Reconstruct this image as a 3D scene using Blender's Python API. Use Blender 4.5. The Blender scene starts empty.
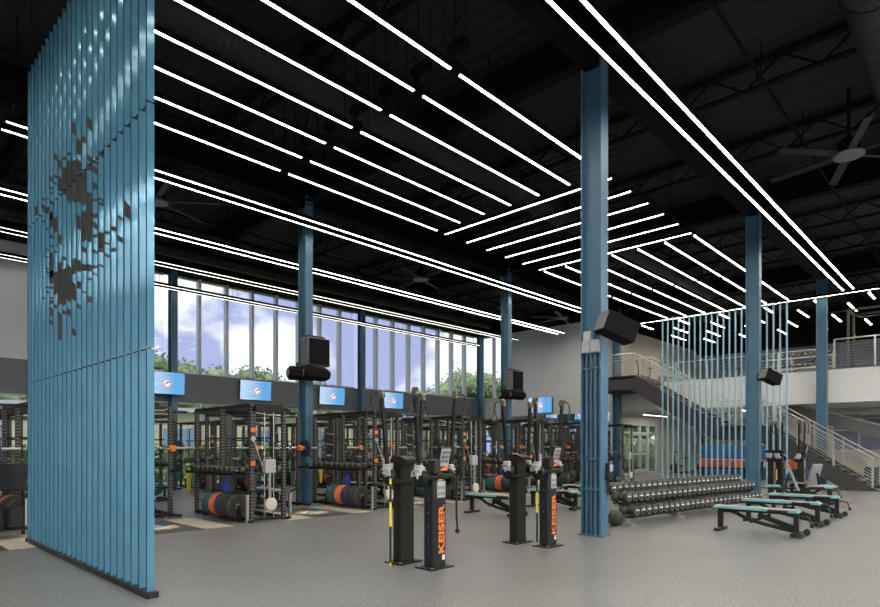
import bpy, math, random
from mathutils import Vector, Matrix
random.seed(7)
C = bpy.context.scene.collection
PI = math.pi
ORD = ['first','second','third','fourth','fifth','sixth','seventh','eighth','ninth','tenth','eleventh','twelfth',
 'thirteenth','fourteenth','fifteenth','sixteenth','seventeenth','eighteenth','nineteenth','twentieth','twenty-first',
 'twenty-second','twenty-third','twenty-fourth','twenty-fifth','twenty-sixth','twenty-seventh','twenty-eighth','twenty-ninth','thirtieth']
F = 589.0; CA, SA = .7248, .6890      # forward direction of the camera in building axes
EYE = 1.5

# ------------------------------------------------------------ materials
def mat(name, col, rough=.5, metal=0., emit=None, es=0., spec=None, coat=0.):
    m = bpy.data.materials.new(name); m.use_nodes = True
    b = m.node_tree.nodes['Principled BSDF']
    b.inputs['Base Color'].default_value = (*col, 1); b.inputs['Roughness'].default_value = rough
    b.inputs['Metallic'].default_value = metal
    if spec is not None: b.inputs['Specular IOR Level'].default_value = spec
    if coat: b.inputs['Coat Weight'].default_value = coat; b.inputs['Coat Roughness'].default_value = .15
    if emit: b.inputs['Emission Color'].default_value = (*emit, 1); b.inputs['Emission Strength'].default_value = es
    return m
def noisy(m, c1, c2, scale, bump=0., detail=4, lo=.35, hi=.65, bscale=None, mapping=None):
    nt = m.node_tree; N = nt.nodes; L = nt.links; b = N['Principled BSDF']
    tc = N.new('ShaderNodeTexCoord'); n = N.new('ShaderNodeTexNoise'); n.inputs['Scale'].default_value = scale
    n.inputs['Detail'].default_value = detail
    src = tc.outputs['Object']
    if mapping:
        mp = N.new('ShaderNodeMapping'); mp.inputs['Scale'].default_value = mapping
        L.new(src, mp.inputs['Vector']); src = mp.outputs['Vector']
    L.new(src, n.inputs['Vector'])
    r = N.new('ShaderNodeValToRGB'); r.color_ramp.elements[0].position = lo; r.color_ramp.elements[1].position = hi
    r.color_ramp.elements[0].color = (*c1, 1); r.color_ramp.elements[1].color = (*c2, 1)
    L.new(n.outputs['Fac'], r.inputs['Fac']); L.new(r.outputs['Color'], b.inputs['Base Color'])
    if bump:
        bp = N.new('ShaderNodeBump'); bp.inputs['Strength'].default_value = bump
        bp.inputs['Distance'].default_value = .01
        L.new(n.outputs['Fac'], bp.inputs['Height']); L.new(bp.outputs['Normal'], b.inputs['Normal'])
    return m
M = {}
def floor_mat():
    m = mat('rubber_floor', (.2,.2,.2), .5)
    nt = m.node_tree; N = nt.nodes; L = nt.links; b = N['Principled BSDF']
    tc = N.new('ShaderNodeTexCoord')
    n1 = N.new('ShaderNodeTexNoise'); n1.inputs['Scale'].default_value = 62; n1.inputs['Detail'].default_value = 2
    n2 = N.new('ShaderNodeTexNoise'); n2.inputs['Scale'].default_value = .9; n2.inputs['Detail'].default_value = 5
    L.new(tc.outputs['Object'], n1.inputs['Vector']); L.new(tc.outputs['Object'], n2.inputs['Vector'])
    r = N.new('ShaderNodeValToRGB'); e = r.color_ramp.elements
    e[0].position = .38; e[0].color = (.065,.064,.063,1); e[1].position = .62; e[1].color = (.30,.295,.29,1)
    L.new(n1.outputs['Fac'], r.inputs['Fac'])
    mx = N.new('ShaderNodeMixRGB'); mx.blend_type = 'MULTIPLY'; mx.inputs['Fac'].default_value = 1
    r2 = N.new('ShaderNodeValToRGB'); r2.color_ramp.elements[0].position=.3; r2.color_ramp.elements[1].position=.7
    r2.color_ramp.elements[0].color = (.88,.88,.88,1); r2.color_ramp.elements[1].color = (1,1,1,1)
    L.new(n2.outputs['Fac'], r2.inputs['Fac']); L.new(r.outputs['Color'], mx.inputs['Color1']); L.new(r2.outputs['Color'], mx.inputs['Color2'])
    L.new(mx.outputs['Color'], b.inputs['Base Color'])
    b.inputs['Roughness'].default_value = .36; b.inputs['Specular IOR Level'].default_value = .5
    return m
M['floor'] = floor_mat()
def ribbed(name, c, freq, axis, rough=.7, strength=1., dist=.04):
    m = mat(name, c, rough); nt = m.node_tree; N = nt.nodes; L = nt.links
    tc = N.new('ShaderNodeTexCoord'); w = N.new('ShaderNodeTexWave'); w.wave_type = 'BANDS'; w.bands_direction = axis
    w.inputs['Scale'].default_value = freq; w.inputs['Distortion'].default_value = 0
    L.new(tc.outputs['Object'], w.inputs['Vector'])
    bp = N.new('ShaderNodeBump'); bp.inputs['Strength'].default_value = strength; bp.inputs['Distance'].default_value = dist
    L.new(w.outputs['Fac'], bp.inputs['Height']); L.new(bp.outputs['Normal'], N['Principled BSDF'].inputs['Normal'])
    return m
M['deck'] = ribbed('black_roof_deck', (.008,.009,.011), 1.1, 'X', .75, .6)
M['steel_black'] = mat('ceiling_black_steel', (.005,.005,.006), .75, spec=.1)
M['duct'] = ribbed('black_spiral_duct', (.008,.008,.009), 3., 'X', .55, .5, .01)
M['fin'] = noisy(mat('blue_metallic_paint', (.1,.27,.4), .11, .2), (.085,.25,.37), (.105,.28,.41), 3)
M['fin_shade'] = mat('slat_side_painted_shade', (.03,.07,.12), .4, .3)  # shade in the gaps between slats, painted as dark blue sides
M['fin_dark'] = mat('dark_inlay', (.02,.017,.014), .6)
M['column'] = noisy(mat('blue_column_paint', (.08,.16,.27), .4, .1), (.062,.15,.235), (.08,.175,.265), 2)
M['column_dark'] = mat('blue_conduit_paint', (.06,.13,.20), .4, .1)
M['rod'] = mat('pale_blue_rod', (.26,.46,.62), .35, .1)
M['kerb'] = mat('black_kerb', (.012,.012,.012), .4)
M['wall'] = noisy(mat('white_wall', (.62,.62,.65), .7), (.70,.71,.75), (.74,.75,.79), .5)
M['wall_warm'] = noisy(mat('warm_wall', (.50,.48,.44), .75), (.48,.46,.42), (.52,.50,.46), .5)
M['fascia'] = ribbed('white_fascia_panel', (.66,.66,.66), .35, 'Z', .6, .25, .01)
M['band'] = noisy(mat('grey_metal_band', (.14,.15,.165), .45, .1), (.13,.14,.155), (.15,.16,.175), 2)
M['mullion'] = mat('aluminium_mullion', (.58,.60,.64), .4, .2)
M['mull_dark'] = mat('grey_frame', (.18,.19,.20), .4, .4)
M['black'] = mat('black_powder_coat', (.013,.012,.012), .38, .3)
M['blackm'] = mat('black_plastic', (.012,.012,.012), .5)
M['rubber'] = noisy(mat('black_rubber', (.03,.029,.027), .55), (.026,.025,.023), (.036,.035,.032), 20)
M['chrome'] = mat('chrome', (.62,.61,.58), .22, 1.)
M['steelw'] = mat('brushed_steel', (.5,.49,.46), .35, .9)
M['offwhite'] = mat('off_white_paint', (.62,.58,.5), .5)
M['greyp'] = mat('light_grey_plastic', (.42,.42,.43), .45)
M['orange'] = mat('orange_plastic', (.85,.22,.035), .45)
M['orange_soft'] = mat('orange_vinyl', (.72,.17,.04), .5)
M['teal'] = mat('teal_vinyl', (.12,.42,.46), .45)
M['padtop'] = mat('grey_tan_vinyl', (.30,.30,.28), .5)
M['yellow'] = mat('yellow_rubber', (.85,.68,.05), .5)
M['lime'] = mat('lime_rubber', (.55,.75,.08), .5)
M['blue'] = mat('royal_blue', (.03,.05,.5), .45)
M['navy'] = mat('navy_rubber', (.022,.035,.09), .5)
M['tealp'] = mat('dark_teal_rubber', (.03,.10,.12), .5)
M['olive'] = mat('olive_black_metal', (.017,.015,.009), .42, .3)
M['charcoal'] = mat('charcoal_navy_metal', (.016,.018,.022), .4, .3)
M['wood'] = noisy(mat('pale_wood', (.5,.44,.34), .45), (.46,.41,.32), (.56,.50,.40), 6, mapping=(8,1,1))
M['mat_dark'] = mat('dark_rubber_mat', (.06,.06,.065), .5)
M['strip'] = mat('strip_diffuser', (.9,.9,.85), .5, 0, (1.,.94,.78), 14)
M['strip_fill'] = mat('strip_diffuser_fill', (.9,.9,.85), .5, 0, (1.,.98,.93), 46)  # extra bright diffuser for the added strips out of view
M['strip_soft'] = mat('strip_diffuser_soft', (.9,.9,.85), .5, 0, (1.,.95,.82), 4)
M['stringer'] = mat('stair_stringer_paint', (.055,.05,.055), .45, .3)
M['railing'] = mat('satin_steel_rail', (.55,.54,.50), .35, .7)
M['green'] = mat('green_vinyl', (.05,.22,.10), .5)
M['bluewall'] = mat('blue_wall_panel', (.05,.17,.42), .6)
M['lilac'] = mat('pale_lilac_wall', (.22,.26,.38), .6)
M['white'] = mat('white_print', (.75,.75,.72), .6)
M['mirror'] = mat('mirror_glass', (.78,.84,.80), .02, 1.)
M['wall_cream']=mat('cream_render',(.62,.56,.42),.8)
M['blueglass']=mat('blue_tinted_window',(.25,.35,.5),.15)
M['bark'] = mat('bark', (.12,.09,.06), .9)
M['grass'] = noisy(mat('lawn', (.1,.2,.04), .9), (.08,.16,.04), (.2,.32,.1), 3)
M['leaf'] = noisy(mat('foliage', (.1,.2,.05), .7), (.05,.09,.03), (.19,.26,.11), 3)
M['leaf2'] = noisy(mat('foliage_light', (.1,.2,.05), .7), (.09,.15,.05), (.27,.33,.17), 3)
def perf():
    m = mat('perforated_upright', (.03,.03,.028), .4, .3); nt = m.node_tree; N = nt.nodes; L = nt.links
    tc = N.new('ShaderNodeTexCoord'); s = N.new('ShaderNodeSeparateXYZ'); L.new(tc.outputs['Object'], s.inputs[0])
    a = N.new('ShaderNodeMath'); a.operation = 'MULTIPLY'; a.inputs[1].default_value = 2*PI/.065; L.new(s.outputs['Z'], a.inputs[0])
    c = N.new('ShaderNodeMath'); c.operation = 'COSINE'; L.new(a.outputs[0], c.inputs[0])
    g = N.new('ShaderNodeMath'); g.operation = 'GREATER_THAN'; g.inputs[1].default_value = .52; L.new(c.outputs[0], g.inputs[0])
    mx = N.new('ShaderNodeMixRGB'); mx.inputs['Color1'].default_value = (.045,.043,.04,1); mx.inputs['Color2'].default_value = (.17,.165,.155,1)
    L.new(g.outputs[0], mx.inputs['Fac']); L.new(mx.outputs['Color'], N['Principled BSDF'].inputs['Base Color'])
    return m
M['perf'] = perf()
def glass():
    m = bpy.data.materials.new('window_glass'); m.use_nodes = True; nt = m.node_tree; N = nt.nodes; L = nt.links
    N.remove(N['Principled BSDF']); o = N['Material Output']
    t = N.new('ShaderNodeBsdfTransparent'); t.inputs['Color'].default_value = (.93,.95,.95,1)
    g = N.new('ShaderNodeBsdfGlossy'); g.inputs['Roughness'].default_value = .02
    mx = N.new('ShaderNodeMixShader'); mx.inputs['Fac'].default_value = .025
    L.new(t.outputs[0], mx.inputs[1]); L.new(g.outputs[0], mx.inputs[2]); L.new(mx.outputs[0], o.inputs['Surface'])
    return m
M['glass'] = glass()
def screen():
    m = mat('screen_image', (.02,.02,.02), .3); nt = m.node_tree; N = nt.nodes; L = nt.links; b = N['Principled BSDF']
    tc = N.new('ShaderNodeTexCoord'); s = N.new('ShaderNodeSeparateXYZ'); L.new(tc.outputs['Object'], s.inputs[0])
    mp = N.new('ShaderNodeMapping'); mp.inputs['Scale'].default_value = (1.2,1,16); L.new(tc.outputs['Object'], mp.inputs['Vector'])
    n = N.new('ShaderNodeTexNoise'); n.inputs['Scale'].default_value = 1.6; L.new(mp.outputs[0], n.inputs['Vector'])
    g = N.new('ShaderNodeMapRange'); g.inputs['From Min'].default_value = .45; g.inputs['From Max'].default_value = -.7
    L.new(s.outputs['X'], g.inputs['Value'])
    mu = N.new('ShaderNodeMath'); mu.operation = 'MULTIPLY'; L.new(g.outputs[0], mu.inputs[0]); L.new(n.outputs['Fac'], mu.inputs[1])
    r = N.new('ShaderNodeValToRGB'); e = r.color_ramp.elements
    e[0].position = .05; e[0].color = (.11,.38,.72,1); e[1].position = .5; e[1].color = (.55,.72,.95,1)
    L.new(mu.outputs[0], r.inputs['Fac']); L.new(r.outputs['Color'], b.inputs['Emission Color']); b.inputs['Emission Strength'].default_value = .52
    return m
M['screen'] = screen()
M['scr_white'] = mat('screen_white', (.1,.1,.1), .4, 0, (.9,.93,1.), .62)
M['scr_orange'] = mat('screen_orange', (.1,.1,.1), .4, 0, (.95,.25,.08), .62)
M['scr_blue'] = mat('screen_deep_blue', (.02,.02,.02), .4, 0, (.05,.25,.5), .62)

# ------------------------------------------------------------ mesh builder
SPLIT={'bolt','crossmember','rail','side_rail','guide_rod','railing_cable','cable','pictogram','display_window','rivet','plate_peg','hanger','foot','safety_arm','tier_rail','crossbar','bracket'}
class MB:
    def __init__(s): s.v=[]; s.f=[]; s.m=[]; s.s=[]
    def add(s, vs, fs, mi=0, sm=False):
        o = len(s.v); s.v += [tuple(v) for v in vs]
        for f in fs: s.f.append([i+o for i in f]); s.m.append(mi); s.s.append(sm)
        return s
    def hexa(s, p, mi=0):
        return s.add(p, [(0,3,2,1),(4,5,6,7),(0,1,5,4),(1,2,6,5),(2,3,7,6),(3,0,4,7)], mi)
    def box(s, x0,y0,z0,x1,y1,z1, mi=0):
        return s.hexa([(x0,y0,z0),(x1,y0,z0),(x1,y1,z0),(x0,y1,z0),(x0,y0,z1),(x1,y0,z1),(x1,y1,z1),(x0,y1,z1)], mi)
    def cbox(s, x0,y0,z0,x1,y1,z1, b=.01, mi=0):      # box with chamfered edges
        vs=[]; 
        for z,i in ((z0,b),(z0+b,0),(z1-b,0),(z1,b)):
            vs += [(x0+b+i,y0+i,z),(x1-b-i,y0+i,z),(x1-i,y0+b+i,z),(x1-i,y1-b-i,z),(x1-b-i,y1-i,z),(x0+b+i,y1-i,z),(x0+i,y1-b-i,z),(x0+i,y0+b+i,z)]
        fs=[tuple(range(7,-1,-1)), tuple(range(24,32))]
        for k in range(3):
            for j in range(8): fs.append((k*8+j, k*8+(j+1)%8, k*8+8+(j+1)%8, k*8+8+j))
        return s.add(vs, fs, mi)
    def rbox(s, c, size, R, mi=0):
        hx,hy,hz = [a/2 for a in size]; c=Vector(c)
        return s.hexa([c+R@Vector(p) for p in ((-hx,-hy,-hz),(hx,-hy,-hz),(hx,hy,-hz),(-hx,hy,-hz),(-hx,-hy,hz),(hx,-hy,hz),(hx,hy,hz),(-hx,hy,hz))], mi)
    def beam(s, a, b, w, h, mi=0, up=(0,0,1)):
        a=Vector(a); b=Vector(b); d=(b-a); L=d.length; d=d/L; u=Vector(up)
        if abs(d.dot(u))>.98: u=Vector((0,1,0))
        x=d.cross(u).normalized(); z=x.cross(d)
        return s.hexa([p+x*i*w/2+z*j*h/2 for (p,i,j) in ((a,-1,-1),(a,1,-1),(b,1,-1),(b,-1,-1),(a,-1,1),(a,1,1),(b,1,1),(b,-1,1))], mi)
    def cyl(s, a, b, r, n=10, r2=None, mi=0, caps=True, sm=True):
        a=Vector(a); b=Vector(b); r2=r if r2 is None else r2
        d=(b-a).normalized(); t=Vector((0,0,1)) if abs(d.z)<.9 else Vector((1,0,0)); x=d.cross(t).normalized(); y=d.cross(x)
        vs=[]
        for p,rr in ((a,r),(b,r2)):
            for k in range(n): t=2*PI*(k+.5)/n; vs.append(p+x*math.cos(t)*rr+y*math.sin(t)*rr)
        s.add(vs, [(k,(k+1)%n,n+(k+1)%n,n+k) for k in range(n)], mi, sm)
        if caps: s.add(vs, [tuple(range(n-1,-1,-1)), tuple(range(n,2*n))], mi)
        return s
    def lathe(s, a, axis, prof, n=16, mi=0, sm=True):  # prof: (dist along axis, radius)
        a=Vector(a); d=Vector(axis).normalized(); t=Vector((0,0,1)) if abs(d.z)<.9 else Vector((1,0,0)); x=d.cross(t).normalized(); y=d.cross(x)
        vs=[]; fs=[]
        for h,r in prof:
            for k in range(n): t=2*PI*(k+.5)/n; vs.append(a+d*h+x*math.cos(t)*r+y*math.sin(t)*r)
        for j in range(len(prof)-1):
            for k in range(n): fs.append((j*n+k,j*n+(k+1)%n,(j+1)*n+(k+1)%n,(j+1)*n+k))
        s.add(vs, fs, mi, sm)
        m=(len(prof)-1)*n
        s.add(vs, [tuple(range(n-1,-1,-1)), tuple(range(m,m+n))], mi)
        return s
    def tube(s, pts, r, n=6, mi=0):
        pts=[Vector(p) for p in pts]; vs=[]; px=None
        for i,p in enumerate(pts):
            d=(pts[min(i+1,len(pts)-1)]-pts[max(i-1,0)]).normalized()
            if px is None:
                t=Vector((0,0,1)) if abs(d.z)<.9 else Vector((1,0,0)); px=d.cross(t).normalized()
            px=(px-d*px.dot(d)).normalized(); y=d.cross(px)
            for k in range(n): t=2*PI*k/n; vs.append(p+px*math.cos(t)*r+y*math.sin(t)*r)
        fs=[]
        for i in range(len(pts)-1):
            for k in range(n): fs.append((i*n+k,i*n+(k+1)%n,(i+1)*n+(k+1)%n,(i+1)*n+k))
        s.add(vs, fs, mi, True); m=(len(pts)-1)*n
        s.add(vs, [tuple(range(n-1,-1,-1)), tuple(range(m,m+n))], mi)
        return s
    def prism(s, poly, axis, h0, h1, mi=0):             # poly in the two other axes, extruded along axis
        def P(a,b,h): return {'x':(h,a,b),'y':(a,h,b),'z':(a,b,h)}[axis]
        n=len(poly); vs=[P(a,b,h0) for a,b in poly]+[P(a,b,h1) for a,b in poly]
        return s.add(vs, [tuple(range(n-1,-1,-1)), tuple(range(n,2*n))]+[(k,(k+1)%n,n+(k+1)%n,n+k) for k in range(n)], mi)
    def ball(s, c, r, n=10, mi=0, sz=1.):
        c=Vector(c); prof=[(-math.cos(PI*k/6)*r*sz, max(.001,math.sin(PI*k/6)*r)) for k in range(7)]
        return s.lathe(c, (0,0,1), prof, n, mi)
    def pieces(s):
        n=len(s.v); par=list(range(n))
        def find(a):
            while par[a]!=a: par[a]=par[par[a]]; a=par[a]
            return a
        seen={}
        for i,v in enumerate(s.v):
            k=(round(v[0],5),round(v[1],5),round(v[2],5))
            if k in seen: par[find(i)]=find(seen[k])
            else: seen[k]=i
        for f in s.f:
            for i in f[1:]: par[find(i)]=find(f[0])
        groups={}
        for j,f in enumerate(s.f): groups.setdefault(find(f[0]),[]).append(j)
        out=[]
        for js in groups.values():
            p=MB(); mp={}
            for j in js:
                nf=[]
                for i in s.f[j]:
                    if i not in mp: mp[i]=len(p.v); p.v.append(s.v[i])
                    nf.append(mp[i])
                p.f.append(nf); p.m.append(s.m[j]); p.s.append(s.s[j])
            out.append(p)
        return out
    def build(s, name, mats, parent=None, loc=None):
        if parent and name in SPLIT:
            o=None
            for p in s.pieces(): o=p.build1(name,mats,parent,loc)
            return o
        return s.build1(name,mats,parent,loc)
    def build1(s, name, mats, parent=None, loc=None):
        me = bpy.data.meshes.new(name); me.from_pydata(s.v, [], s.f)
        if not isinstance(mats,(list,tuple)): mats=[mats]
        for m in mats: me.materials.append(M[m] if isinstance(m,str) else m)
        me.polygons.foreach_set('material_index', s.m); me.polygons.foreach_set('use_smooth', s.s)
        me.update()
        import bmesh
        bm=bmesh.new(); bm.from_mesh(me); bmesh.ops.recalc_face_normals(bm, faces=bm.faces); bm.to_mesh(me); bm.free()
        o = bpy.data.objects.new(name, me); C.objects.link(o)
        if parent: o.parent = parent
        if loc: o.location = loc
        return o
def tag(o, label=None, cat=None, group=None, kind=None):
    if label: o['label']=label
    if cat: o['category']=cat
    if group: o['group']=group
    if kind: o['kind']=kind
    return o
def thing(name, label, cat, loc=(0,0,0), rz=0, group=None):
    o = bpy.data.objects.new(name, None); C.objects.link(o); o.location=loc; o.rotation_euler=(0,0,rz); o.empty_display_size=.1
    return tag(o, label, cat, group)
def struct(name, mb, m): return tag(mb.build(name, m), kind='structure')
def dup(o, loc=None, rz=None, label=None, group=None, parent=None, scale=None):
    c=o.copy(); C.objects.link(c)
    if parent: c.parent=parent
    if loc is not None: c.location=loc
    if rz is not None: c.rotation_euler=(0,0,rz)
    if scale is not None: c.scale=scale
    if label: c['label']=label
    if group: c['group']=group
    for ch in list(o.children): dup(ch, parent=c)
    return c
def text_mesh(name, body, size, m, parent, loc, rot, offset=0., ext=.002):
    cu=bpy.data.curves.new('lettering','FONT'); cu.body=body; cu.size=size; cu.extrude=ext; cu.offset=offset
    cu.align_x='CENTER'; cu.align_y='CENTER'
    t=bpy.data.objects.new('lettering',cu); C.objects.link(t)
    bpy.context.view_layer.update()
    me=bpy.data.meshes.new_from_object(t.evaluated_get(bpy.context.evaluated_depsgraph_get()))
    bpy.data.objects.remove(t); bpy.data.curves.remove(cu)
    me.materials.clear(); me.materials.append(M[m])
    o=bpy.data.objects.new(name,me); C.objects.link(o); o.parent=parent; o.location=loc; o.rotation_euler=rot
    return o

# ------------------------------------------------------------ setting
XL,XR,YF,YW,XF,YD = -9.0, 38.0, -11.0, 22.0, 26.6, 13.4
ZT, ZWALL = 8.5, 7.75
struct('floor', MB().box(XL,YF,-.2,XF,YW+.2,0).box(XF,YF,-.2,XR,YD+.2,0), 'floor')
struct('ceiling', MB().box(XL-.3,YF-.3,ZT,XF+.3,YW+.4,ZT+.2).box(XF+.3,YF-.3,ZT,XR+.3,YD+.3,ZT+.2), 'deck')
tag(MB().box(-60,-40,-.35,110,130,-.21).build('ground','grass'), kind='structure')
struct('wall_left', MB().box(XL-.2,YF,0,XL,YW+.2,ZT), 'wall')
struct('wall_front', MB().box(XL,YF-.2,0,XR,YF,ZT), 'wall')
struct('wall_right', MB().box(XR,YF,0,XR+.2,YD+.2,ZT), 'wall_warm')
# window wall: solid left part, the band, head
WX0, WX1 = 6.0, 26.25
struct('wall_window', MB().box(XL,YW,4.1,WX0,YW+.2,ZWALL).box(XL,YW,0,WX0-3,YW+.2,3.15), 'wall')
struct('trim_1', MB().box(XL,YW-.12,3.1,XF,YW+.2,4.15), 'band')
struct('trim_2', MB().box(XL,YW-.1,ZWALL,XF,YW+.2,ZT), 'steel_black')
# end wall (white, with darker band) and lower mirror
w=MB().box(XF,YD,3.1,XF+.2,20.05,ZWALL).box(XF,YD,0,XF+.2,YD+.4,3.1).box(XF,19.9,0,XF+.2,20.05,3.1)
struct('wall_end', w, 'wall')
struct('trim_3', MB().box(XF-.03,YD+.3,3.1,XF,20.3,4.15).box(XF-.03,20.3,3.1,XF+.2,YW,4.15), 'fascia')
struct('trim_4', MB().box(XF-.02,YD,ZWALL,XF+.2,YW,ZT), 'steel_black')
tag(MB().box(XF-.0,YD+.4,.05,XF+.05,19.9,3.1).build('wall_mirror',['mirror']), kind='structure')
# wall with the glazed doors, under and above the mezzanine
DX0,DX1,DZ = 27.0,31.2,2.58
w=MB().box(XF,YD,0,DX0,YD+.2,3.1).box(DX1,YD,0,XR,YD+.2,3.1).box(DX0,YD,DZ,DX1,YD+.2,3.1).box(XF+.2,YD,3.1,XR,YD+.2,7.2)
struct('wall_back', w, 'wall_warm')
struct('trim_5', MB().box(XF+.2,YD-.05,7.2,XR,YD+.2,ZT), 'steel_black')
# mezzanine
struct('floor_mezzanine', MB().box(XF-.2,YF,3.1,XR,YD,4.38), ['fascia'])
struct('trim_6', MB().box(XF-.22,YF,4.36,XF+.05,YD,4.4), 'band')
# far blue-lilac wall above the mezzanine, cream below
struct('wall_mezzanine', MB().box(XR-.25,YF,4.38,XR-.05,YD,7.1), 'lilac')
struct('trim_7', MB().box(XR-1.2,YF,7.0,XR,YD,ZT), 'steel_black')
g=MB()
for k in range(5): g.beam((XR-.27,10-3.4*k,4.6),(XR-.27,6.2-3.4*k,6.9),.04,.09)
struct('trim_8', g, 'band')

# windows: mullions each 1.0875 m, panes
def window(n, x0, x1, z0, z1, first=0, step=1.0875):
    e=tag(bpy.data.objects.new('window_%d'%n,None), kind='structure'); C.objects.link(e); e.location=(0,YW,0)
    fr=MB(); x=x0
    fr.box(x0,-.02,z0,x1,.12,z0+.07); fr.box(x0,-.02,z1-.07,x1,.12,z1)
    k=0
    xs=[8.8+step*i for i in range(-3,18)]
    for x in xs:
        if x0-.01<=x<=x1+.01: fr.box(x-.045,-.09,z0,x+.045,.14,z1); fr.box(x-.02,-.16,z0,x+.02,-.09,z1)
    fr.build('window_frame','mullion',e)
    MB().box(x0,.04,z0,x1,.05,z1).build('pane','glass',e)
window(1, WX0, 8.6, 4.15, ZWALL); window(2, 9.0, 17.3, 4.15, ZWALL); window(3, 17.7, 26.05, 4.15, ZWALL)
window(4, 3.0, 26.05, 0.0, 3.1)
# side window on the end wall
e=tag(bpy.data.objects.new('window_5',None), kind='structure'); C.objects.link(e)
fr=MB()
for y in (20.08,21.0,21.88): fr.box(XF-.12,y-.04,0,XF+.1,y+.04,3.1); fr.box(XF-.12,y-.04,4.15,XF+.1,y+.04,ZWALL)
for z in (0.02,3.05,4.18,ZWALL-.04): fr.box(XF-.1,20.05,z-.03,XF+.1,YW,z+.03)
fr.build('window_frame','mullion',e); MB().box(XF+.03,20.05,0,XF+.04,YW,3.1).box(XF+.03,20.05,4.15,XF+.04,YW,ZWALL).build('pane','glass',e)
# glazed door set
e=tag(bpy.data.objects.new('door_1',None), kind='structure'); C.objects.link(e); e.location=(0,YD,0)
fr=MB(); 
for x in (DX0+.03,28.15,29.1,30.05,DX1-.03): fr.box(x-.05,.0,0,x+.05,.14,DZ)
for z,(a,b) in ((DZ-.04,(DX0,DX1)),(2.12,(DX0,DX1)),(.05,(DX0,28.15)),(.05,(30.05,DX1))): fr.box(a,.0,z-.05,b,.14,z+.05)
fr.build('door_frame','mullion',e)
for a,b in ((28.2,29.07),(29.13,30.0)):
    d=MB().box(a,.02,.05,a+.09,.1,2.07).box(b-.09,.02,.05,b,.1,2.07).box(a,.02,.05,b,.1,.25).box(a,.02,1.98,b,.1,2.07).box(a,.02,1.0,b,.1,1.08).build('door_leaf','mullion',e)
    MB().cyl((b-.12 if a<29 else a+.12,-.04,.9),(b-.12 if a<29 else a+.12,-.04,1.25),.015).build('door_handle','chrome',d)
MB().box(DX0,.06,0,DX1,.07,DZ).build('pane','glass',e)

# ------------------------------------------------------------ roof steel
def ibeam(mb, a, b, w, h):
    a=Vector(a); b=Vector(b); z=Vector((0,0,h/2-.02))
    mb.beam(a+z,b+z,w,.03); mb.beam(a-z,b-z,w,.03); mb.beam(a,b,.03,h-.04)
for i,y in enumerate((4.9,13.25,21.7,-3.5)):
    mb=MB(); ibeam(mb,(XL,y,8.12),(XF if y>14 else XR-.3,y,8.12),.34,.72)
    tag(mb.build('roof_girder','steel_black'), 'black steel girder along the ceiling over the %s row of columns'%['nearer','second','window side','rearmost'][i],'beam')
k=0
for i in range(0,16):
    x=.1+2.9*i-2.9
    if x>37: break
    mb=MB(); y1=21.6 if x<XF else YD-.1
    if i%3==1: ibeam(mb,(x,YF,8.16),(x,y1,8.16),.26,.62)
    else:
        mb.beam((x,YF,8.42),(x,y1,8.42),.14,.06); mb.beam((x,YF,7.98),(x,y1,7.98),.12,.05)
        n=int((y1-YF)/.6)
        for j in range(n):
            ya=YF+.6*j; mb.beam((x,ya,8.42 if j%2 else 7.98),(x,ya+.6,7.98 if j%2 else 8.42),.03,.03)
    tag(mb.build('roof_joist','steel_black'), 'black steel %s crossing under the roof deck, %s from the left end'%('beam' if i%3==1 else 'truss joist',ORD[i]),'beam')
for i,(y,x0,x1,z,r) in enumerate(((8.6,2,25,7.72,.3),(19.3,0,24,7.75,.2),(17.4,0,25,7.8,.16),(1.2,6,34,7.65,.4))):
    mb=MB().cyl((x0,y,z),(x1,y,z),r,18)
    x=x0+.5
    while x<x1: mb.cyl((x,y,z),(x+.04,y,z),r+.015,18); mb.box(x,y-.01,z,x+.03,y+.01,ZT); x+=3.1
    tag(mb.build('air_duct','duct'), 'black round air duct hanging %s'%['above the chevron of strip lights','beyond the second column row','close to the window wall','above the dark right side of the hall'][i],'duct')
for i,y in enumerate((3.0,6.6,11.6,16.4,19.9)):
    mb=MB().cyl((XL,y,7.86),(XF-.5,y,7.86),.03,8)
    x=XL+2
    while x<25: mb.cyl((x,y,7.86),(x,y,7.7),.012,6); mb.cyl((x,y,7.71),(x,y,7.7),.04,8); mb.box(x+.2,y-.008,7.86,x+.22,y+.008,ZT); x+=3
    tag(mb.build('sprinkler_pipe','steel_black'), 'black sprinkler pipe on the ceiling, %s from the near side of the hall'%ORD[i],'pipe')

# ------------------------------------------------------------ strip lights
ZL=7.05
def strip(a, b, label, group, w=.055, lens='strip', z=ZL, ztop=ZT):
    a=Vector((a[0],a[1],z)); b=Vector((b[0],b[1],z)); mid=(a+b)/2; a-=mid; b-=mid
    t=thing('strip_light', label, 'ceiling light', mid, 0, group)
    up=Vector((0,0,1)); d=(b-a).normalized()
    sd=d.cross(up)*(w/2+.006)
    MB().beam(a-d*.03+up*.05, b+d*.03+up*.05, w+.024, .06).beam(a-d*.03+sd+up*.008,b+d*.03+sd+up*.008,.012,.03).beam(a-d*.03-sd+up*.008,b+d*.03-sd+up*.008,.012,.03).build('housing','steel_black',t)
    MB().beam(a+up*.008, b+up*.008, w, .02).build('diffuser',lens,t)
    L=(b-a).length; n=max(2,int(L/2.6)+1); c=MB()
    for k in range(n):
        p=a+d*(.15+(L-.3)*k/(n-1)); c.cyl(p+up*.08,p+up*(ztop-z+.01),.006,4)
    c.build('cable','steel_black',t)
    return t
YJ=[5.87+.78*j for j in range(7)]
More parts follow.
